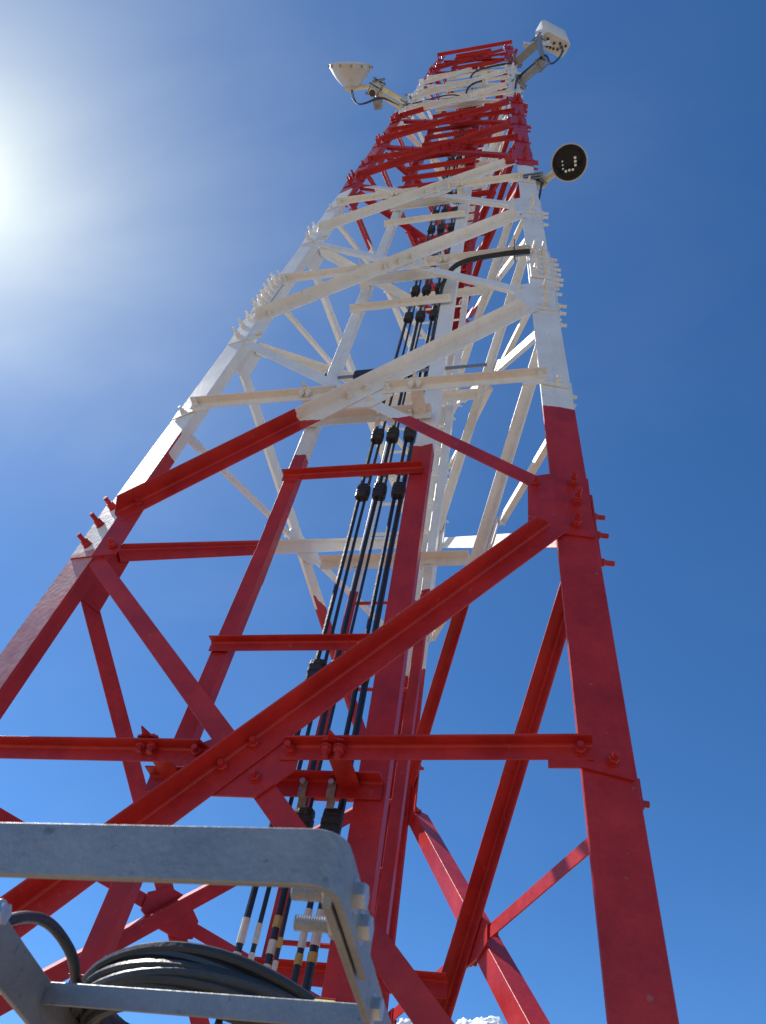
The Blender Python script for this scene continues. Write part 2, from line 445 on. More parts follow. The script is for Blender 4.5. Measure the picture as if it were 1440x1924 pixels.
TILT = math.radians(15)
def bent(mb, c, us, up, n, lo, hi, t=.0072, o=.0012):
    """plate that lies on the leg flange (turned 15 degrees) and bends to run parallel to the tower face; lo/hi: (distance, height) rows"""
    fd = us*math.cos(TILT) + n*math.sin(TILT); fn = n*math.cos(TILT) - us*math.sin(TILT)
    def pos(x, h, k):
        xb = LB - .004
        if x <= xb: return c + fd*x + fn*(o + k) + up*h
        return c + fd*xb + us*(x - xb) + n*(o + k - .0026) + up*h
    m = len(lo)
    ring = [pos(x, h, 0) for x, h in lo] + [pos(x, h, 0) for x, h in reversed(hi)]
    ring2 = [pos(x, h, t) for x, h in lo] + [pos(x, h, t) for x, h in reversed(hi)]
    vs = ring + ring2; q = 2*m; fs = []
    for i in range(m - 1):
        fs.append((i, i + 1, q - 2 - i, q - 1 - i)); fs.append((q + i, q + q - 1 - i, q + q - 2 - i, q + i + 1))
    fs += [(i, (i + 1) % q, q + (i + 1) % q, q + i) for i in range(q)]
    mb.add(vs, fs)
# --- face bracing
for fi, f in enumerate(FACES):
    dz = f[2]
    for i in range(len(J) - 1):
        za, zb = J[i] + dz, J[i+1] + dz
        k = min(1.0, (J[i+1] - J[i])/1.75)
        s = sized(za)
        bd = .062*s; ba = (.074, .074, .068, .060)[min(i, 3)]*s; bt = .006
        zc = ZC[i] - (0 if fi == 0 else .055 if i == 0 else .12)
        # outer diagonal: left low -> right high, standing flange outwards on its upper edge
        if fi == 0:
            zp0 = za + (.035, .085, .15)[min(i, 2)]*k; zp1 = zb - (.105, .07, .115)[min(i, 2)]*k
            zq0 = zb - .215*k; zq1 = za + (.12 if i else .185)*k
        else:
            zp0 = J[i] + (.10 if i == 0 else -.04*k); zp1 = J[i+1] - (.23 if i == 0 else .18)*k; zq0 = J[i+1] - .215*k; zq1 = J[i] + (.16 if i == 0 else (-.12 if fi == 1 else -.03)*k)
        p0 = fpoint(f, .10, zp0 + fix(zp0, OB + .0095, ba, fi == 0), OB + .0085, 0); p1 = fpoint(f, .155, zp1 + fix(zp1, OB + .0095, ba, fi == 0), OB + .0085, 1)
        _, _, u, up, n = frame(f, zc)
        d = (p1 - p0).normalized(); w = n.cross(d)   # w points up-left
        p0 = p0 - w*ba/2; p1 = p1 - w*ba/2           # the levels are those of the heel
        mb = MB(); angle(mb, p0, p1, -w, n, ba, ba, bt, .6, .9)
        A = mb.build('diagonal_brace', M['paint'], tower)
        # inner diagonal: left high -> right low, standing flange inwards
        q0 = fpoint(f, .15, zq0 + fix(zq0, OB, 0, fi == 0), OB - .001, 0); q1 = fpoint(f, .16, zq1 + fix(zq1, OB, 0, fi == 0), OB - .001, 1)
        d2 = (q1 - q0).normalized(); w2 = n.cross(d2)
        mb = MB(); angle(mb, q0, q1, -w2, -n, bd, bd*.9, bt)
        B = mb.build('diagonal_brace', M['paint'], tower)
        # crossing point in plane coordinates (for the centre plate)
        pa0, pa1, pb0, pb1 = p0, p1, q0, q1
        ua = u; 
        def flat(p): return (p.dot(u), p.dot(up))
        (x1, y1), (x2, y2), (x3, y3), (x4, y4) = map(flat, (pa0, pa1, pb0, pb1))
        den = (x1-x2)*(y3-y4) - (y1-y2)*(x3-x4)
        tt = ((x1-x3)*(y3-y4) - (y1-y3)*(x3-x4))/den
        X = p0 + (p1 - p0)*tt
        X0 = X - n*.0077
        # centre gusset plate between the two diagonals
        wv = u; g = .155*max(.8, s) if i < 5 else .20; hh = .105*max(.8, s) if i < 5 else .125
        if fi: g *= .8; hh *= .7
        zc = zc + fix(zc, OB + .0095, .046*s, fi == 0)
        h_c = V((0, 0, 1)) if False else up
        zz = (zc - X0.z) - .022*s
        lo = -hh if zz > -.02 else -hh*1.1; hi = max(hh*.9, zz + .03)
        pts = [X0 + wv*(-g) + h_c*(zz+.028), X0 + wv*(-g) + h_c*(zz-.035), X0 + wv*(-g*.45) + h_c*lo, X0 + wv*(g*.45) + h_c*lo,
               X0 + wv*(g) + h_c*(zz-.035), X0 + wv*(g) + h_c*(zz+.028), X0 + wv*(g*.35) + h_c*hi, X0 + wv*(-g*.35) + h_c*hi]
        mb = MB(); mb.plate(pts, n, .0068)
        G = mb.build('gusset_plate', M['paint'], tower)
        for e in (-.05, .05):
            put_bolt(A, X + d*e + n*.006 + w*.012, n, BOLT_S)
        put_bolt(G, X0 + d2*.075 + n*.0078, n, BOLT_S)
        # horizontals: two halves bolted to the centre plate
        bh = .046*s
        for e in (0, 1):
            hd = (.034 if e else -.008) if (fi == 0 and i == 0) else 0
            h0 = fpoint(f, .10, zc + hd, OB + .0085, e) - up*bh/2; mid = X0 + up*(zc + hd*.35 - X0.z)/max(.2, up.z) + n*.0077 - up*bh/2
            sg = -1 if e == 0 else 1
            h1 = mid + u*sg*g*.68
            mb = MB(); angle(mb, h0 if e == 0 else h1, h1 if e == 0 else h0, -up, n, bh, bh, .005, .0 if e == 0 else .35, .35 if e == 0 else .0)
            H = mb.build('horizontal_brace', M['paint'], tower)
            put_bolt(H, h1 - u*sg*-.026 + n*.006 + up*.003, n, BOLT_S)
            put_bolt(H, h0 + u*(.03 if e == 0 else -.03) + n*.006, n, BOLT_S)
            # small clip plate to the leg
            us = u if e == 0 else -u
            c0 = fpoint(f, 0, zc + hd - .018, 0, e); fd = us*math.cos(TILT) + n*math.sin(TILT); fn = n*math.cos(TILT) - us*math.sin(TILT)
            mb = MB()
            bent(mb, c0, us, up, n, [(.012, -.062), (LB - .004, -.05), (.215, -.05)], [(.012, .018), (LB - .004, .018), (.215, .018)])
            cp = mb.build('clip_plate', M['paint'], tower)
            put_bolt(cp, c0 + fd*.06 - up*.02 + fn*.009, fn, BOLT_S)
    # bar closing the top of this face
    n_ = frame(f, 15.93)[4]; up_ = frame(f, 15.93)[3]
    mb = MB(); angle(mb, fpoint(f, .01, 15.90, OB + .016, 0), fpoint(f, .01, 15.90, OB + .016, 1), -up_, n_, .05, .05, .005)
    mb.build('horizontal_brace', M['paint'], tower)
    # leg gusset plates at the joints
    for i in range(len(J)):
        z = J[i] + dz; s = sized(z); k = s
        for e in (0, 1):
            if i == len(J) - 1: hl, hu = -.2*k, .06
            else: hl, hu = -.215*k, .16*k
            W = .205*k + .02
            _, _, u, up, n = frame(f, z); us = u if e == 0 else -u
            fd = us*math.cos(TILT) + n*math.sin(TILT); fn = n*math.cos(TILT) - us*math.sin(TILT)
            zg = z + fix(z, .02, 0, fi == 0)
            c0 = fpoint(f, 0, zg, 0, e)
            xb = LB - .004
            if e == 0: lo = [(.004, hl*.86), (xb, hl), (W, hl*.95)]; hi = [(.004, hu*.98), (xb, hu), (W, hu*.6)]
            else: lo = [(.004, hl*.83), (xb, hl*.85), (W, hl*.86)]; hi = [(.004, hu), (xb, hu), (W, hu*.95)]
            mb = MB(); bent(mb, c0, us, up, n, lo, hi)
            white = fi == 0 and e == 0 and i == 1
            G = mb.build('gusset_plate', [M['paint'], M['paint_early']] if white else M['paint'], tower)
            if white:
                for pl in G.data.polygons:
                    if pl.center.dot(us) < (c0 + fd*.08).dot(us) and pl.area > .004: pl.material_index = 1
            for zz in ((-.13*k, 0.0, .11*k) if i < len(J) - 1 else (-.13*k, -.05)):
                put_bolt(G, c0 + fd*(.066 if zz else .058) + up*zz + fn*.0088, fn, BOLT)
            put_bolt(G, c0 + us*W*.86 + up*(hl*.62 if e else hl*.75) + n*(OB + .016), n, BOLT_S)
            if i < len(J) - 1: put_bolt(G, c0 + us*W*.86 + up*hu*.62 + n*(OB + .010), n, BOLT_S)

# leg splices with their bolt rows
for z0, z1 in ((5.90, 6.40), (11.15, 11.4)):
    for li, leg in enumerate(LEGS):
        for f in FACES:
            for e in (0, 1):
                if f[e] is not leg: continue
                _, _, u, up, n = frame(f, z0); us = u if e == 0 else -u
                fd = us*math.cos(TILT) + n*math.sin(TILT); fn = n*math.cos(TILT) - us*math.sin(TILT)
                def gp(x, zz): return fpoint(f, 0, zz, 0, e) + fd*x + fn*.0015
                mb = MB()
                mb.plate([gp(.006, z0), gp(.128, z0), gp(.128, z1), gp(.006, z1)], fn, .009)
                Sp = mb.build('splice_plate', M['paint'], leg_objs[li])
                m = 6 if z1 - z0 > .3 else 3
                for q in range(m):
                    for x in (.04, .095):
                        put_bolt(Sp, gp(x, z0 + .045 + (z1 - z0 - .09)*q/(m-1)) + fn*.0092, fn, BOLT, lim=7)

# tie bars joining the centres of the two rear faces
def tie(i, zoff=0):
    zc = ZC[i] - .185 + zoff
    a = FL(zc).lerp(BK(zc), .557); b = FR(zc).lerp(BK(zc), .557)
    a = a + V((.012, 0, 0)); b = b + V((-.012, 0, 0))
    mb = MB(); angle(mb, a, b, V((0, 0, -1)), V((0, -1, 0)), .058*sized(zc), .058*sized(zc), .006)
    o = mb.build('tie_bar', M['paint'], tower)
for i in range(len(ZC)): tie(i)
# cross arms carrying the cable ladder: from the front horizontals back to the ladder
YL = -.43
for i, zc in enumerate(ZC):
    if zc > 13.5: continue
    for x in (-.27, .265):
        yf = -side(zc)/(2*R3)
        if yf > YL + .002: continue
        hz = zc + fix(zc, OB + .0095, .046*sized(zc)); yh = yf - OB - .0085
        mb = MB()
        y0 = yh - .040; y1 = YL - .012
        zt_ = hz + .0045
        mb.plate([V((x - .03, y0, zt_)), V((x - .012, y0 - .006, zt_)), V((x, y0 - .045, zt_)), V((x + .012, y0 - .006, zt_)), V((x + .03, y0, zt_)), V((x + .03, y1, zt_)), V((x - .03, y1, zt_))], (0, 0, 1), .006)
        mb.box(V((x - .027, (yh + y1)/2 + .01, hz + .035)), (.003, 0, 0), (0, (y1 - yh)/2 - .015, 0), (0, 0, .025))
        o = mb.build('ladder_arm', M['paint'], tower)
        for e in (-.017, .017):
            put_bolt(o, V((x + e, yh - .024, hz - .0055)), (0, -.1, -1), BOLT_S)
# flat wide plates across the narrow upper bays
for z, w, h in ((11.95, .21, .13), (12.55, .24, .12), (14.85, .2, .1)):
    y = -side(z)/(2*R3) + .03
    mb = MB(); mb.box((0.0, y + .012, z), (w, 0, 0), (0, .004, 0), (0, 0, h))
    mb.build('web_plate', M['paint'], tower)

# base plates and footings
for leg in LEGS:
    p = leg(.1)
    mb = MB(); mb.box((p.x, p.y, .066), (.19, 0, 0), (0, .19, 0), (0, 0, .014))
    mb.build('base_plate', M['paint'], tower)

# ------------------------------------------------------------------ cable ladder
cl = thing('cable_ladder', 'vertical steel cable ladder with wide flat rails just behind the front face', 'cable ladder', (0, YL, 0))
def childat(o, parent):
    o.parent = parent; o.matrix_parent_inverse = parent.matrix_world.inverted() if False else Matrix.Translation(-parent.location)
    return o
def rail(x, y, z0, z1, w, d, sgn, x1=None):
    mb = MB()
    angle(mb, V((x, y, z0)), V((x if x1 is None else x1, y, z1)), V((-sgn, 0, 0)), V((0, 1, 0)), w, d, .005)
    return childat(mb.build('rail', M['paint']), cl)
rail(-.372, YL, .1, 3.76, .062, .05, 1, -.288)
rail(-.292, YL + .007, 3.62, 9.8, .060, .05, 1, -.262)
rail(.36, YL - .004, .1, 4.46, .088, .05, 1, .300)
rail(.304, YL + .006, 4.30, 9.8, .082, .05, 1, .275)
rail(-.262, YL + .05, 9.6, 15.7, .055, .05, 1)
rail(.255, YL + .05, 9.6, 15.7, .075, .05, 1)
CB = [1.45, 2.17, 2.72, 3.25, 4.24, 4.69, 6.0, 6.41, 7.565, 7.945, 8.45, 8.75, 9.05, 9.4, 9.75, 10.1, 10.4, 10.7, 11.05, 11.4, 11.75, 12.1, 12.5, 12.9, 13.3, 13.7, 14.1, 14.5, 14.9, 15.3, 15.6]
PAIRS = [(.040, .073), (.119, .143), (.200, .230)]
CLB = MB()
def clamp_shapes():
    br = MB()   # bracket: bent strip with a hex bolt, origin on the crossbar's front face, +Y away from viewer
    br.box((0, -.004, .0), (.0115, 0, 0), (0, .0018, 0), (0, 0, .021))
    br.box((0, .006, -.0215), (.0115, 0, 0), (0, .0115, 0), (0, 0, .0018))
    br.box((0, .016, -.034), (.0115, 0, 0), (0, .0018, 0), (0, 0, .013))
    bo = MB()
    bo.sweep([[V((math.cos(k*math.pi/3)*.009, y, .012 + math.sin(k*math.pi/3)*.009)) for k in range(6)] for y in (-.022, -.014)])
    bo.sweep([[V((math.cos(k*math.pi/4)*.005, y, .012 + math.sin(k*math.pi/4)*.005)) for k in range(8)] for y in (-.014, -.004)])
    gr = MB()   # rubber grommet block of two cable holders, ribbed
    for zz, w in ((-.03, .9), (-.022, 1.0), (-.014, 1.0), (-.010, .86), (-.004, .86), (0, 1.0), (.010, 1.0), (.014, .84), (.020, .84), (.024, .98), (.032, .9)):
        pass
    prof = [(-.034, .72), (-.031, .95), (-.012, 1.0), (-.010, .84), (-.006, .84), (-.004, 1.0), (.010, 1.02), (.012, .86), (.016, .86), (.018, .98), (.031, .93), (.034, .7)]
    rings = []
    for zz, w in prof:
        rings.append([V((math.copysign(abs(math.cos(a))**.6, math.cos(a))*.030*w, math.copysign(abs(math.sin(a))**.6, math.sin(a))*.023*w, zz*1.25)) for a in [2*math.pi*k/14 + .1 for k in range(14)]])
    gr.sweep(rings)
    return br.mesh('clamp_bracket', M['rusty_clamp']), bo.mesh('clamp_bolt', M['galv_bolt']), gr.mesh('cable_grommet', M['rubber'])
BR, BO, GR = clamp_shapes()
BRP = BR.copy(); BRP.materials[0] = M['paint']; BOP = BO.copy(); BOP.materials[0] = M['paint']
_t = MB(); _t.lathe((0, 0, 0), (0, 0, 1), [(-.02, .0105), (.012, .0105), (.013, .0085), (.022, .0085), (.024, .006), (.034, .006)], 8)
BOT = _t.mesh('clamp_bolt_upright', M['galv_bolt'])
for z in CB:
    yl = YL if z < 9.7 else YL + .05
    hw = .358 if z in (1.45, 2.72) else .335 if z < 3.6 else .318 if z < 9.7 else .28
    bw = .056 if z in (2.72, 4.69, 6.41, 7.945) else .042
    mb = MB()
    angle(mb, V((-hw, yl - .008, z)), V((hw, yl - .008, z)), V((0, 0, -1)), V((0, -1, 0)), bw, bw*.9, .005, .0, .0)
    cb = childat(mb.build('crossbar', M['paint']), cl)
    if z > 11.2: continue
    painted = 3 < z < 5
    for a, b in PAIRS:
        if z == 2.72 and a < .1: continue
        x = (a + b)/2
        if z in (2.72, 4.69): parts_ = (('clamp_bracket', BR if z < 3 else BRP, V((0, -.009, -.006))), ('clamp_bolt', BO if z < 3 else BOP, V((0, -.009, -.004))), ('cable_grommet', GR, V((0, .050, -bw/2 - .050))))
        else: parts_ = (('clamp_bolt', BOT, V((-.012, .012, bw/2 + .004))), ('clamp_bolt', BOT, V((.016, .014, bw/2 - .002))), ('cable_grommet', GR, V((0, .050, -bw/2 - .050))))
        for nm, me, off in parts_:
            o = bpy.data.objects.new(nm, me); COL.objects.link(o)
            o.parent = cb; o.location = V((x, yl - .008, z)) + off
            if nm == 'cable_grommet': o.rotation_euler = (random.uniform(-.05, .05), 0, random.uniform(-.12, .12))
# flat bar with rubber sleeve across the ladder
fb = MB(); fb.box((.13, YL + .03, 5.215), (.43, 0, 0), (0, .003, 0), (0, 0, .013))
sb = childat(fb.build('spacer_bar', M['galv']), cl)
for x, w, h in ((.006, .168, .041), (.277, .018, .05), (-.30, .03, .05)):
    mb = MB()
    r = [V((x - w, 0, 0)), V((x + w, 0, 0))]
    mb.sweep([[V((xx, YL + .03 + math.copysign(abs(math.cos(t))**.5, math.cos(t))*.020*q, 5.215 + math.copysign(abs(math.sin(t))**.5, math.sin(t))*h*q)) for t in [2*math.pi*k/16 for k in range(16)]] for xx, q in ((x - w, .85), (x - w + .005, 1), (x + w - .005, 1), (x + w, .85))])
    o = mb.build('rubber_sleeve', M['rubber'], sb)

# ------------------------------------------------------------------ climbing ladder
kl = thing('climbing_ladder', 'narrow climbing ladder with thin rungs inside the tower behind the cables', 'ladder', (0, .483, 0))
YC = .483
for x, sg in ((-.206, 1), (.186, -1)):
    mb = MB(); angle(mb, V((x, YC, .1)), V((x, YC, 15.6)), V((sg, 0, 0)), V((0, 1, 0)), .048, .048, .005)
    childat(mb.build('rail', M['paint']), kl)
mb = MB(); mb.tube([V((-.2, YC + .01, 0)), V((.18, YC + .01, 0))], .0095, 8)
RUNG = mb.mesh('rung', M['paint'])
z = .4
while z < 15.5:
    o = bpy.data.objects.new('rung', RUNG); COL.objects.link(o); o.location = (0, 0, z); childat(o, kl)
    z += .283
for i in range(1, 5):
    zc = ZC[i] - .156
    for x in (-.206, .186):
        mb = MB()
        pts = [V((x + .034*math.cos(a), YC - .05 + .085*math.sin(a)*.5 + .02, zc - .05 + .01*math.cos(a))) for a in [math.pi*k/8 - math.pi for k in range(9)]]
        mb.tube(pts, .006, 6)
        childat(mb.build('u_bolt', M['paint']), kl)

def ray(px, py): return CR*((px - 720)/1423.8857515) - CU*((py - 962)/1423.8857515) + CW
def at_y(px, py, y):
    d = ray(px, py); return CAM + d*((y - CAM.y)/d.y)
def at_z(px, py, z):
    d = ray(px, py); return CAM + d*((z - CAM.z)/d.z)

# ------------------------------------------------------------------ feeder cables
WHERE = ['leftmost of the left pair', 'right one of the left pair', 'left one of the middle pair', 'right one of the middle pair', 'left one of the right pair', 'rightmost and thickest of all']
ci = 0
for pi, pr in enumerate(PAIRS):
    for q, x in enumerate(pr):
        r = (.0095, .0068, .0092, .0058, .0088, .0115)[ci]
        root = thing('feeder_cable', 'black feeder cable up the cable ladder, ' + WHERE[ci], 'cable', (x, YL + .05, 0), 'feeder cables on the cable ladder')
        pts = []
        zz = .25
        ztop = (14.9, 12.2, 12.3, 14.6, 6.35, 14.0)[ci] if ci != 4 else 8.0
        while zz < ztop:
            sag = math.sin(zz*2.3 + ci*1.7)*.003
            pts.append(V((x + sag, YL + .052 + math.cos(zz*1.9 + ci)*.003 + max(0, zz - 9)*.008, zz))); zz += .18
        mb = MB(); mb.tube(pts, r, 8)
        childat(mb.build('cable_jacket', M['jacket'], None, True), root)
        # coloured marking tapes
        tz = {0: [(2.36, .075, 'tape_white'), (2.285, .05, 'tape_white')], 1: [(2.355, .06, 'tape_white'), (2.285, .06, 'tape_white'), (2.22, .03, 'tape_yellow')],
              2: [(2.385, .035, 'tape_yellow'), (2.325, .04, 'tape_white'), (2.265, .05, 'tape_white')], 3: [(2.335, .03, 'tape_yellow'), (2.275, .05, 'tape_white'), (2.215, .03, 'tape_white')],
              4: [(2.40, .05, 'tape_white'), (2.345, .045, 'tape_white'), (2.30, .03, 'tape_yellow')], 5: [(2.40, .045, 'tape_white'), (2.35, .04, 'tape_white'), (2.305, .028, 'tape_yellow')]}[ci]
        for zt, hgt, mt in tz:
            mb = MB(); mb.lathe((x + math.sin(zt*2.3 + ci*1.7)*.003, YL + .052 + math.cos(zt*1.9 + ci)*.003, zt - hgt/2), (0, 0, 1), [(0, r + .0012), (hgt*.82, r + .0012)], 10)
            childat(mb.build('marking_tape', M[mt]), root)
        ci += 1

# thick black bundle under the right half of the third-bay horizontal
mb = MB()
zb = 6.405
_yb = -.595
pts = [at_y(996, 472, _yb), at_y(965, 474, _yb), at_y(930, 479, _yb), at_y(895, 485, _yb), at_y(868, 492, _yb + .01), at_y(850, 503, _yb + .05), at_y(838, 520, -.50), at_y(829, 545, -.45), at_y(820, 575, -.40), V((.235, -.378, zb - .62)), V((.235, -.378, zb - .8))]
def smooth_pts(p, it=2):
    for _ in range(it):
        q = [p[0]]
        for a, b in zip(p[:-1], p[1:]): q += [a*.75 + b*.25, a*.25 + b*.75]
        q.append(p[-1]); p = q
    return p
ps = smooth_pts(pts)
for dx, dy, r in ((0, 0, .012), (.005, -.010, .009), (-.004, .010, .009)):
    mb.tube([p + V((0, dy*.6, dx - abs(dy)*.4)) for p in ps], r, 8)
bun = mb.build('cable_bundle', M['rubber'], None, True)
tag(bun, 'thick black wrapped cable bundle tied under a white horizontal bar at right', 'cable bundle')
_zc = at_y(967, 474, _yb)
mb = MB(); mb.tube([_zc + V((0, .018 + .045*math.cos(a), .02 + .055*math.sin(a))) for a in [2*math.pi*k/16 for k in range(17)]], .0035, 5)
mb.tube([_zc + V((0, -.02, .07)), _zc + V((.002, -.045, .10))], .003, 5)
mb.build('zip_tie', M['rubber'], bun)

# ------------------------------------------------------------------ left dish
dc = at_y(659, 150, -.79)                      # middle of the dish shell
dish = thing('dish_antenna', 'off-white conical dish antenna on arms from the left leg near the top', 'antenna', dc)
axis = V((0.16, -1, .20)).normalized()
S = .268
mb = MB()
mb.lathe(dc, axis, [(-.075, .085), (-.07, .108), (-.03, .148), (.02, .194), (.075, .232), (.115, .255), (.12, S), (.165, S), (.168, S*.98)], 48)
childat(mb.build('reflector', M['dish_grey'], None, True), dish)
mb = MB(); mb.lathe(dc, axis, [(.1685, S*.97), (.182, S*.9), (.194, S*.6), (.198, .02)], 48)
childat(mb.build('radome', M['off_white'], None, True), dish)
mb = MB()
a0 = axis.cross(V((0, 0, 1))).normalized(); b0 = axis.cross(a0)
for k in range(12):
    a = 2*math.pi*k/12 + .2
    c = dc + axis*.142 + (a0*math.cos(a) + b0*math.sin(a))*(S + .006)
    mb.box(c, a0*.009, b0*.009, axis*.014)
childat(mb.build('rim_clip', M['rusty_clamp']), dish)
hub = dc - axis*.075
pm = at_y(702, 172, hub.y + .06)               # mast point
mb = MB(); mb.box(hub - axis*.012 + V((.0, 0, 0)), (.06, 0, 0), (0, .03, 0), (0, 0, .06))
mb.tube([hub + V((0, .02, 0)), V((pm.x - .02, pm.y - .02, hub.z))], .028, 10)
childat(mb.build('dish_bracket', M['cream']), dish)
mast_lo = V((pm.x, pm.y, pm.z - .10)); mast_hi = V((pm.x, pm.y, pm.z + .45))
mb = MB()
ro, ri = .047, .041
rings = []
for zz, r in ((mast_hi.z, ri), (mast_hi.z, ro), (mast_lo.z, ro), (mast_lo.z, ri), (mast_hi.z - .01, ri)):
    rings.append([V((pm.x + math.cos(2*math.pi*k/20)*r, pm.y + math.sin(2*math.pi*k/20)*r, zz)) for k in range(20)])
mb.sweep(rings, caps=False)
childat(mb.build('mast_pipe', M['cream'], None, True), dish)
mb = MB(); mb.lathe(mast_lo + V((0, 0, .004)), (0, 0, 1), [(0, ri - .001), (.003, ri - .001)], 18)
childat(mb.build('pipe_bore', M['steel_dark']), dish)
for zo in (.02, .36):
    le = FL(pm.z + zo)
    mb = MB()
    a, b = V((pm.x, pm.y, pm.z + zo)), V((le.x, le.y, pm.z + zo))
    dirv = (b - a).normalized(); sidev = dirv.cross(V((0, 0, 1)))
    mb.box((a + b)/2 + V((0, 0, 0)), dirv*((b - a).length/2), sidev*.028, V((0, 0, .028)))
    childat(mb.build('support_arm', M['cream']), dish)
    mb = MB()
    for e in (-1, 1):
        mb.box(a + dirv*e*.062, dirv*.006, sidev*.075, V((0, 0, .035)))
        for g in (-1, 1): mb.tube([a - dirv*.09 + sidev*g*.06, a + dirv*.09 + sidev*g*.06], .007, 6)
    childat(mb.build('pipe_clamp', M['galv']), dish)
    mb = MB()
    mb.box(b + dirv*.02, dirv*.012, sidev*.085, V((0, 0, .05)))
    for g in (-1, 1):
        mb.tube([b - dirv*.06 + sidev*g*.07, b + dirv*.14 + sidev*g*.07], .008, 6)
        mb.tube([b - dirv*.06 + sidev*g*.07 + V((0, 0, .03)), b + dirv*.14 + sidev*g*.07 + V((0, 0, .03))], .008, 6)
    mb.box(b + dirv*.15, dirv*.008, sidev*.085, V((0, 0, .04)))
    childat(mb.build('leg_clamp', M['galv']), dish)
# small radio box hung below the mast clamp
bx = at_y(711, 195, pm.y + .12)
mb = MB(); mb.box(bx, (.045, 0, 0), (0, .05, 0), (0, 0, .09)); mb.box(bx + V((0, -.06, .02)), (.025, 0, 0), (0, .012, 0), (0, 0, .03))
for e in (-.02, .02): mb.tube([bx + V((e, .02, -.09)), bx + V((e, .02, -.125))], .011, 8)
mb.tube([bx + V((0, 0, .06)), pm + V((0, .06, .16))], .018, 8)
childat(mb.build('radio_box', M['galv']), dish)
# top clamp lumps
mb = MB()
tp = pm + V((.02, .02, .33))
mb.box(tp + V((0, -.075, .06)), (.08, 0, 0), (0, .008, 0), (0, 0, .05)); mb.box(tp + V((.03, .06, .09)), (.06, 0, 0), (0, .012, 0), (0, 0, .03))
childat(mb.build('clamp_plate', M['rusty_clamp']), dish)
# jumper cables: from the dish hub looping to the mast and along the arm
def cable(name, pts, r, label, cat='cable', m='jacket', group=None):
    mb = MB(); mb.tube(smooth_pts([V(p) for p in pts], 3), r, 7)
    o = mb.build(name, M[m], None, True); tag(o, label, cat, group); return o
h0 = hub + V((.01, .035, -.04))
for k, (dx, lab) in enumerate(((0, 'black jumper cable looping under the left dish, outer loop'), (.035, 'black jumper cable looping under the left dish, inner loop'))):
    P_ = [h0 + V((dx*.4, 0, 0)), at_y(661 + dx*120, 184, hub.y + .05), at_y(672, 198 - dx*30, hub.y + .09), at_y(690, 194 - dx*40, pm.y), at_y(702, 189 - k*3, pm.y + .03), at_y(720, 184 - k*2, pm.y + .03), at_y(738, 192, pm.y + .06), at_y(752, 199, FL(pm.z).y + .0), FL(pm.z) + V((.05, -.03, .02)), FL(pm.z) + V((.2, -.02, .05)), V((-.35, FL(pm.z).y - .03, pm.z + .12)), V((-.1, FL(pm.z).y - .03, pm.z + .2)), V((.1, FL(pm.z).y + .03, pm.z + .05)), V((.13 + dx, YL + .08, pm.z - .2)), V((.13 + dx, YL + .09, pm.z - .8))]
    cable('jumper_cable', P_, .0075, lab, group='jumper cables to the dish')
# loose cable runs across the upper bays
for k, (z, lab) in enumerate(((12.35, 'black cable drooping across the white upper bay to the right'), (13.35, 'black cable drooping beneath the top red bars to the right'))):
    y = -side(z)/(2*R3) - .05
    cable('jumper_cable', [(.62, y, z + .45), (.45, y, z + .5), (.25, y, z + .42), (.12, y, z + .3), (.05, y + .03, z + .05), (.1, YL + .1, z - .3)], .012, lab)

# ------------------------------------------------------------------ right disc antenna
dc3 = at_y(1070, 305.5, -.62)
vd = (CAM - dc3).normalized()
d3 = thing('disc_antenna', 'small round antenna with glossy black face and pale square marks on a cream pipe', 'antenna', dc3)
R = .137
ax3 = (vd + V((.03, .04, 0))).normalized()
mb = MB(); mb.lathe(dc3, ax3, [(-.11, .05), (-.105, .085), (-.06, .125), (-.02, R), (.018, R), (.02, R*.985), (.018, R*.93), (.004, R*.91)], 48, 0, False)
childat(mb.build('housing', M['rim'], None, True), d3)
mb = MB(); mb.lathe(dc3, ax3, [(-.004, R*.90), (-.004, R*.90), (.002, R*.915), (.001, R*.80), (-.006, R*.74), (-.002, R*.70), (.003, .02), (.003, .001)], 48)
childat(mb.build('black_face', M['black_gloss'], None, True), d3)
e1 = (CR - ax3*CR.dot(ax3)).normalized(); e2 = ax3.cross(e1)
if e2.dot(CU) < 0: e2 = -e2
pxm = (dc3 - CAM).dot(CW)/1423.8857515*170/1440
for px, py, r in ((1018, 398, 20), (1028, 450, 20), (1036, 505, 19), (1003, 570, 18), (950, 580, 19), (897, 596, 19), (848, 563, 13), (838, 508, 12), (828, 455, 12)):
    c = dc3 + e1*(px - 937)*pxm - e2*(py - 470)*pxm + ax3*.004
    mb = MB(); rr = r*pxm
    mb.sweep([[c + ax3*h + (e1*math.copysign(abs(math.cos(t))**.5, math.cos(t)) + e2*math.copysign(abs(math.sin(t))**.5, math.sin(t)))*rr*q for t in [2*math.pi*k/12 for k in range(12)]] for h, q in ((-.003, 1), (.0015, 1), (.002, .8))])
    childat(mb.build('square_mark', M['dot_white']), d3)
lp = FR(8.05)
j3 = at_y(1017, 343, lp.y + .05)
mb = MB(); mb.tube([j3, dc3 - ax3*.08 + (dc3 - j3)*.0], .032, 14)
mb.lathe(j3 - (dc3 - j3).normalized()*.02, (dc3 - j3), [(0, .048), (.05, .048), (.052, .034)], 14)
childat(mb.build('support_pipe', M['cream'], None, True), d3)
mb = MB()
sp = (j3 - lp)
mb.box(lp + V((-.06, -.015, .02)), (.10, 0, 0), (0, .006, 0), (0, 0, .05))
mb.box(lp + V((.03, .03, .02)), V((.03, .02, 0)), V((-.005, .008, 0)), V((0, 0, .05)))
mb.tube([lp + V((.02, .02, .03)), j3], .03, 8)
mb.plate([lp + V((.03, .0, -.02)), j3 + V((.05, .0, -.05)), j3 + V((.03, 0, -.02)), lp + V((.02, 0, .1))], (0, 1, 0), .008)
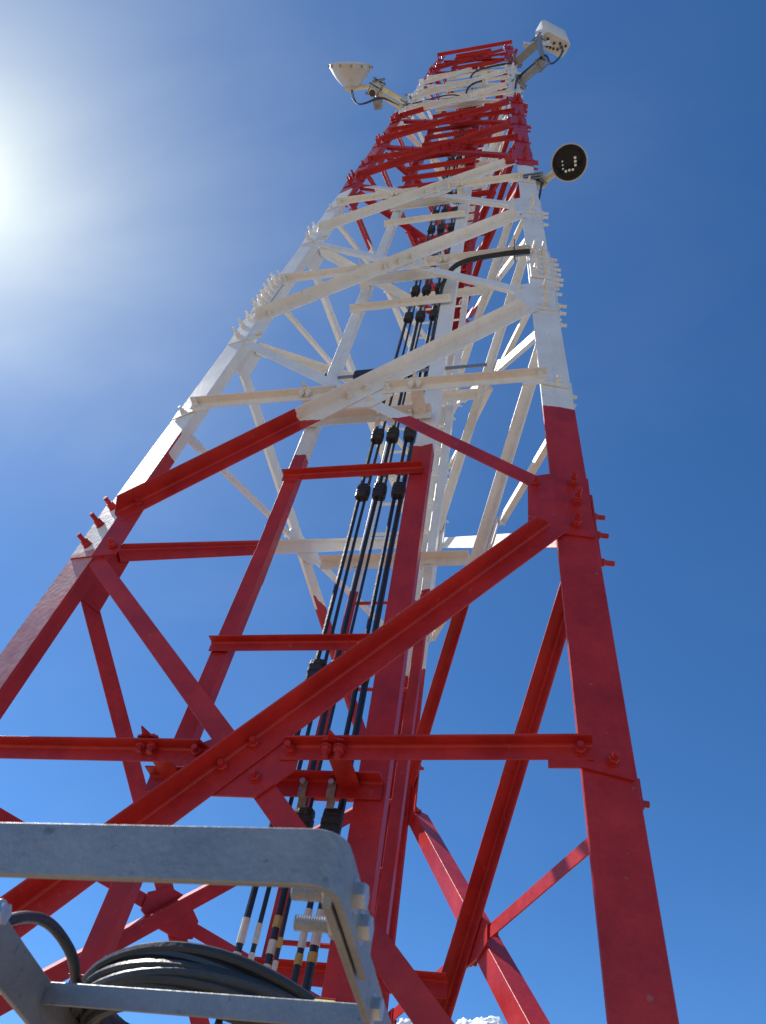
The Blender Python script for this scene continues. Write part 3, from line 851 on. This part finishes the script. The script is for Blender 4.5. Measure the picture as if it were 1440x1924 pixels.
for e in (.05, -.01): mb.tube([lp + V((-.15, -.03, e)), lp + V((.06, -.03, e))], .008, 6)
childat(mb.build('leg_clamp', M['galv']), d3)
cable('jumper_cable', [j3 + V((.02, -.03, .0)), j3 + V((.0, -.01, -.12)), lp + V((.03, .03, -.25)), lp + V((.0, .06, -.5)), FR(7.2) + V((-.02, .06, 0)), FR(6.6) + V((-.03, .05, 0))], .009, 'short black cable running down the right leg from the disc antenna')

# ------------------------------------------------------------------ top right radio unit
zt = 14.35
bc = at_z(1042, 84, zt)
ru = thing('radio_unit', 'rounded white box radio with dark connector holes at the top right', 'radio unit', bc)
ez = V((-.10, -.24, .96)).normalized()
ex = V((.80, .52, .30)); ex = (ex - ez*ex.dot(ez)).normalized(); ey = ez.cross(ex)
def rrect(c, hx, hy, rad, n=5):
    out = []
    for sx, sy, a0_ in ((1, 1, 0), (-1, 1, math.pi/2), (-1, -1, math.pi), (1, -1, 1.5*math.pi)):
        for k in range(n):
            a = a0_ + math.pi/2*k/(n-1)
            out.append(c + ex*(sx*(hx - rad) + rad*math.cos(a)) + ey*(sy*(hy - rad) + rad*math.sin(a)))
    return out
mb = MB()
mb.sweep([rrect(bc + ez*h, (.215)*q, .115*q, .055) for h, q in ((-.004, .96), (.01, 1), (.40, 1), (.44, .9), (.455, .6))])
childat(mb.build('housing', M['off_white'], None, True), ru)
mb = MB(); mb.sweep([rrect(bc + ez*h, .203, .103, .05) for h in (-.012, -.005)])
childat(mb.build('bottom_plate', M['dish_grey']), ru)
for x, y in ((-.14, .05), (-.09, .055), (-.04, .05), (.01, .045), (-.13, -.03), (-.02, -.02), (.07, .03), (.15, .02), (.06, -.05), (.15, -.055)):
    mb = MB(); mb.lathe(bc + ex*x + ey*y - ez*.013, -ez, [(0, .018), (.012, .018), (.013, .010), (.003, .009)], 10)
    childat(mb.build('connector', M['steel_dark']), ru)
# mount: long vertical pipe held by two arms from the leg
zl = 12.5
mp = at_z(1019, 117, zl)
mb = MB(); mb.tube([mp + V((0, 0, -.12)), V((mp.x, mp.y, 14.95))], .036, 14)
childat(mb.build('mast_pipe', M['galv'], None, True), ru)
for zo, r_ in ((0.0, .05), (1.75, .04)):
    a = mp + V((0, 0, zo)); b = FR(a.z); b = V((b.x, b.y, a.z))
    mb = MB(); mb.tube([a, b], r_, 12); childat(mb.build('support_arm', M['galv'], None, True), ru)
    dv = (b - a).normalized(); sv = dv.cross(V((0, 0, 1)))
    mb = MB(); mb.box(a + dv*.05, dv*.008, sv*.08, V((0, 0, .06))); mb.box(a - dv*.05, dv*.008, sv*.08, V((0, 0, .05)))
    for g in (-1, 1): mb.tube([a - dv*.08 + sv*g*.065, a + dv*.1 + sv*g*.065], .008, 6)
    childat(mb.build('pipe_clamp', M['galv']), ru)
    mb = MB()
    mb.box(b - dv*.02, dv*.012, sv*.10, V((0, 0, .08))); mb.box(b + dv*.12, dv*.01, sv*.10, V((0, 0, .05)))
    for g in (-1, 1): mb.tube([b - dv*.06 + sv*g*.08, b + dv*.15 + sv*g*.08], .009, 6)
    childat(mb.build('leg_clamp', M['galv']), ru)
a = mp + V((0, 0, 1.75)); b = FR(a.z)
mb = MB(); mb.box((a + V((b.x, b.y, a.z)))/2 + V((0, 0, -.10)), (V((b.x, b.y, a.z)) - a)*.42, V((.02, .05, 0)), V((0, 0, .008)))
childat(mb.build('arm_plate', M['galv']), ru)
mp = V((mp.x, mp.y, 13.95))
mb = MB(); q = at_z(992, 86, zt + .1)
mb.box(q, V((.06, .02, 0)), V((-.01, .03, 0)), V((0, 0, .09))); mb.box(q + V((.10, .02, .02)), (.06, 0, 0), (0, .045, 0), (0, 0, .05))
mb.tube([q, mp + V((0, 0, .35))], .02, 8)
childat(mb.build('side_bracket', M['off_white']), ru)
mb = MB(); tb = (mp + bc)/2
mb.box(tb + V((0, 0, .1)), (bc - mp)*.38, V((.02, .03, 0)), V((0, 0, .05)))
mb.tube([mp + V((0, 0, -.1)), bc + ex*-.08 + ez*.02], .024, 8); mb.tube([mp + V((0, 0, .3)), bc + ex*-.05 + ez*.15 + ey*-.1], .022, 8)
childat(mb.build('tilt_bracket', M['off_white']), ru)
mp = at_z(1019, 117, zl)
cable('jumper_cable', [bc + ex*.10 - ez*.012, at_z(1056, 84, zt - .15), at_z(1058, 97, zt - .4), at_z(1049, 112, zt - .9), at_z(1034, 123, zt - 1.4), mp + V((.06, -.07, .02)), mp + V((0, -.06, .04)), (mp + V((FR(zl).x, FR(zl).y, zl)))*.5 + V((0, -.06, .03)), FR(zl) + V((-.03, -.06, .0)), FR(zl - .6) + V((-.06, -.05, 0))], .013, 'black cable curling below the white radio box at top right')

# ------------------------------------------------------------------ foreground bracket
ZT, ZBt = 1.928, 1.879
frm = thing('galvanised_bracket', 'blurred grey galvanised flat-bar bracket with bolts in the near foreground', 'bracket', (.4, -1.3, 1.9))
TH = .008
def strip(path, z0, z1, th, taper=None):
    """flat bar standing on edge following a 2D path"""
    rings = []
    n = len(path)
    for i, (x, y) in enumerate(path):
        p = V((x, y, 0)); t = V((*path[min(i+1, n-1)], 0)) - V((*path[max(i-1, 0)], 0)); t.normalize()
        s = V((t.y, -t.x, 0))*th/2
        c = .0012; sh = s*(1 - .35)
        a, b = z0, z1
        if taper: a += taper[i]; b += taper[i]
        rings.append([p + sh + V((0, 0, a)), p + s + V((0, 0, a + c)), p + s + V((0, 0, b - c)), p + sh + V((0, 0, b)), p - sh + V((0, 0, b)), p - s + V((0, 0, b - c)), p - s + V((0, 0, a + c)), p - sh + V((0, 0, a))])
    mb = MB(); mb.sweep(rings); return mb
rb = .024
path = [(.10, -1.7), (.2, -1.7), (.4, -1.7), (.655 - rb, -1.7)]
path += [(.655 - rb + rb*math.sin(a), -1.7 + rb - rb*math.cos(a)) for a in [math.pi/2*k/7 for k in range(1, 8)]]
path += [(.6545, -1.655), (.650, -1.58), (.6455, -1.505)]
tl = [-(.655 - x)*.026 for x, y in path]
childat(strip(path, ZBt, ZT + .001, TH, tl).build('front_bar', M['galv'], None, True), frm)
def arm(x, y0, y1, z0=ZBt, z1=ZT, name='side_arm', th=.008):
    return childat(strip([(x, y0), (x, (y0 + y1)/2), (x, y1)], z0, z1, th).build(name, M['galv'], None, True), frm)
def arm_path(p, z0, z1, th=.008):
    return childat(strip(p, z0, z1, th).build('side_arm', M['galv'], None, True), frm)
arm_path([(.6442, -1.665), (.6395, -1.58), (.622, -1.29), (.595, -.575)], ZBt - .002, ZT - .002)
arm_path([(.188, -1.508), (.1865, -1.50), (.137, -1.243), (.07, -.90), (.01, -.575)], ZBt - .004, ZT + .002)
arm_path([(.176, -1.71), (.1785, -1.60), (.180, -1.49)], ZBt, ZT - .004)
# rear crossbar: small angle between the arms
mb = MB(); angle(mb, V((.146, -1.258, 1.914)), V((.618, -1.302, 1.910)), V((0, 0, -1)), V((0, 1, 0)), .028, .028, .003)
childat(mb.build('rear_bar', M['galv']), frm)
def hexbolt(x, y, z, d, head=.0125, L=.045, r=.0075, thread=True, nut=None, at=None):
    """bolt along x; head on side d"""
    mb = MB()
    mb.sweep([[V((x + d*h, y + math.cos(k*math.pi/3 + .3)*q, z + math.sin(k*math.pi/3 + .3)*q)) for k in range(6)] for h, q in ((0, head), (.0085, head), (.010, head*.85))])
    mb.sweep([[V((x + d*h, y + math.cos(k*math.pi/8)*head*1.25, z + math.sin(k*math.pi/8)*head*1.25)) for k in range(16)] for h in (-.002, 0)])
    rings = []; m = int(L/.00125)
    for i in range(m + 1):
        rr = r if i % 2 else r*.84
        rings.append([V((x - d*(.002 + i*.00125), y + math.cos(k*math.pi/7)*rr, z + math.sin(k*math.pi/7)*rr)) for k in range(14)])
    mb.sweep(rings)
    if nut is not None:
        mb.sweep([[V((x - d*(nut + h), y + math.cos(k*math.pi/3 + .1)*q, z + math.sin(k*math.pi/3 + .1)*q)) for k in range(6)] for h, q in ((0, .011), (.001, .0125), (.009, .0125), (.010, .011))])
    return childat(mb.build('hex_bolt', M['galv_bolt'], None, True), frm)
hexbolt(.6575, -1.622, 1.908, 1, L=.06, nut=.021)
hexbolt(.6545, -1.575, 1.900, 1, L=.064, nut=.021)
hexbolt(.6325, -1.385, 1.893, 1, L=.010)
hexbolt(.187, -1.478, 1.925, 1, L=.03, nut=.014)
# support post so that the arms bear on the tower: short angle across two legs' lower joint
mb = MB(); angle(mb, V((-.92, -.598, 1.86)), V((.92, -.598, 1.86)), V((0, 0, -1)), V((0, -1, 0)), .06, .06, .006)
mb.build('horizontal_brace', M['paint'], tower)

# ------------------------------------------------------------------ cable coil
coil = thing('cable_coil', 'coil of dark grey cable resting on the galvanised bracket', 'cable coil', (.36, -1.0, 1.93))
cc = V((.312, -1.0, 1.917))
mb = MB()
pts = []
turns = 17; seg = 56
offs = []
for i in range(turns):
    lay = i % 6; col_ = i//6
    offs.append((.0 + lay*.0155 + random.uniform(-.003, .003), -.018*col_ + random.uniform(-.004, .004), random.uniform(-.3, .3), random.uniform(.25, .8)))
random.shuffle(offs)
tl_ = [random.choice((0, 0, 0, .004, -.006, .010)) for i in range(turns)]
for i in range(turns):
    h, rr, ph, sp = offs[i]; h2, rr2, ph2, sp2 = offs[(i+1) % turns]
    for k in range(seg):
        t = k/seg; e = t*t*(3 - 2*t)
        a = 2*math.pi*t + math.pi*.5
        H = h + (h2 - h)*e; Rr = rr + (rr2 - rr)*e
        spread = .55 + .55*max(0, math.cos(a + math.pi/2 + .15))     # wider stack at the near side
        rad = .226 + Rr + .008*math.sin(2*a + ph)
        pts.append(cc + V((math.cos(a)*rad*1.0, math.sin(a)*rad, .006 + H*spread + .005*math.sin(3*a + ph) + tl_[i]*math.cos(a + ph)*.9)))
mb.tube(pts, .0082, 8)
childat(mb.build('cable_loops', M['grey_jacket'], None, True), coil)
le_ = [pts[0]]
loose = [V((.128, -1.10, 1.93)), V((.130, -1.17, 1.955)), at_y(140, 1800, -1.22), at_y(112, 1752, -1.27), at_y(85, 1728, -1.32), at_y(55, 1722, -1.37), at_y(25, 1726, -1.42), at_y(-10, 1740, -1.44), at_y(-60, 1790, -1.44)]
mb = MB(); mb.tube(smooth_pts(loose, 3), .0076, 10)
childat(mb.build('loose_end', M['grey_jacket'], None, True), coil)
mb = MB()
yt = -1.235
for a in range(1):
    rr = [V((.535 + .030*math.sin(.0), 0, 0))]
ring = []
for k in range(20):
    t = 2*math.pi*k/20
    y = -1.193 + math.copysign(abs(math.cos(t))**.7, math.cos(t))*.05; z = 1.917 + math.copysign(abs(math.sin(t))**.7, math.sin(t))*.035
    ring.append((y, z))
rings = [[V((x + (y + 1.19)*-.35, y, z)) for y, z in ring] for x in (.503, .530)]
mb.sweep(rings, caps=False)
o = childat(mb.build('yellow_tie', M['label_yellow']), coil)
md = o.modifiers.new('thickness', 'SOLIDIFY'); md.thickness = .002

# ------------------------------------------------------------------ ground, footings, far cloud
mb = MB()
ng = 40; RG = 4000
rad = [0.0, 3, 6, 12, 25, 60, 150, 400, 1000, 2200, RG]
vs = [V((0, 0, 0))]; fs = []
for i, r in enumerate(rad[1:]):
    for k in range(ng):
        a = 2*math.pi*k/ng
        hz = 0 if r < 10 else (noise.noise(V((math.cos(a)*3, math.sin(a)*3, r*.01)))*min(r*.03, 40) - min(r*.04, 60))
        vs.append(V((math.cos(a)*r, math.sin(a)*r, hz)))
for k in range(ng): fs.append((0, 1 + k, 1 + (k+1) % ng))
for i in range(len(rad) - 2):
    for k in range(ng):
        fs.append((1 + i*ng + k, 1 + i*ng + (k+1) % ng, 1 + (i+1)*ng + (k+1) % ng, 1 + (i+1)*ng + k))
mb.add(vs, fs)
mb.build('ground', M['soil'], None, True, kind='structure')
WHICH = ['left front', 'right front', 'rear']
for leg, wd in zip(LEGS, WHICH):
    p = leg(0)
    mb = MB(); mb.box((p.x, p.y, .025), (.32, 0, 0), (0, .32, 0), (0, 0, .027))
    o = mb.build('concrete_footing', M['concrete'])
    tag(o, 'grey concrete footing block under the %s leg of the tower' % wd, 'footing')

def cloud(px, py, dist, w, h, seed, label):
    d = ray(px, py).normalized(); c = CAM + d*dist
    rnd = random.Random(seed); bm = bmesh.new()
    for k in range(150):
        t = rnd.uniform(-1, 1)*rnd.uniform(.5, 1)
        dome = h*math.sqrt(max(0, 1 - t*t))*(.75 + .35*noise.noise(V((t*3, seed, 0))))
        lev = rnd.uniform(0, 1)**.6
        rr = h*rnd.uniform(.08, .24)*(1.15 - .5*abs(t))
        p = c + CR*(t*w) + V((0, 0, 1))*(-h + lev*dome*1.0) + d*rnd.uniform(-.6, .6)*w*.6
        r = bmesh.ops.create_icosphere(bm, subdivisions=3, radius=rr, matrix=Matrix.Translation(p))
        for v in r['verts']:
            q = (v.co - p).normalized()
            v.co += q*rr*(.7*noise.fractal(v.co*(3.0/h), .6, 2.0, 5) + .18*noise.noise(v.co*(16.0/h)))
            if v.co.z < c.z - h*1.05: v.co.z = c.z - h*1.05 + (v.co.z - c.z + h*1.05)*.15
    me = bpy.data.meshes.new('cloud'); bm.to_mesh(me); bm.free(); me.materials.append(M['cloud'])
    me.polygons.foreach_set('use_smooth', [True]*len(me.polygons))
    o = bpy.data.objects.new('cloud', me); COL.objects.link(o)
    tag(o, label, 'cloud')
cloud(905, 1906, 1500, 58, 56, 3, 'small white cumulus cloud peeking up between the red braces')
cloud(772, 1911, 1500, 26, 22, 5, 'tiny white wisp of cloud beside the bracket bolt')

if far_bolts.v:
    far_bolts.build('distant_bolts', M['paint'], tower, kind='stuff')
print('bolt objects', bolt_count[0])
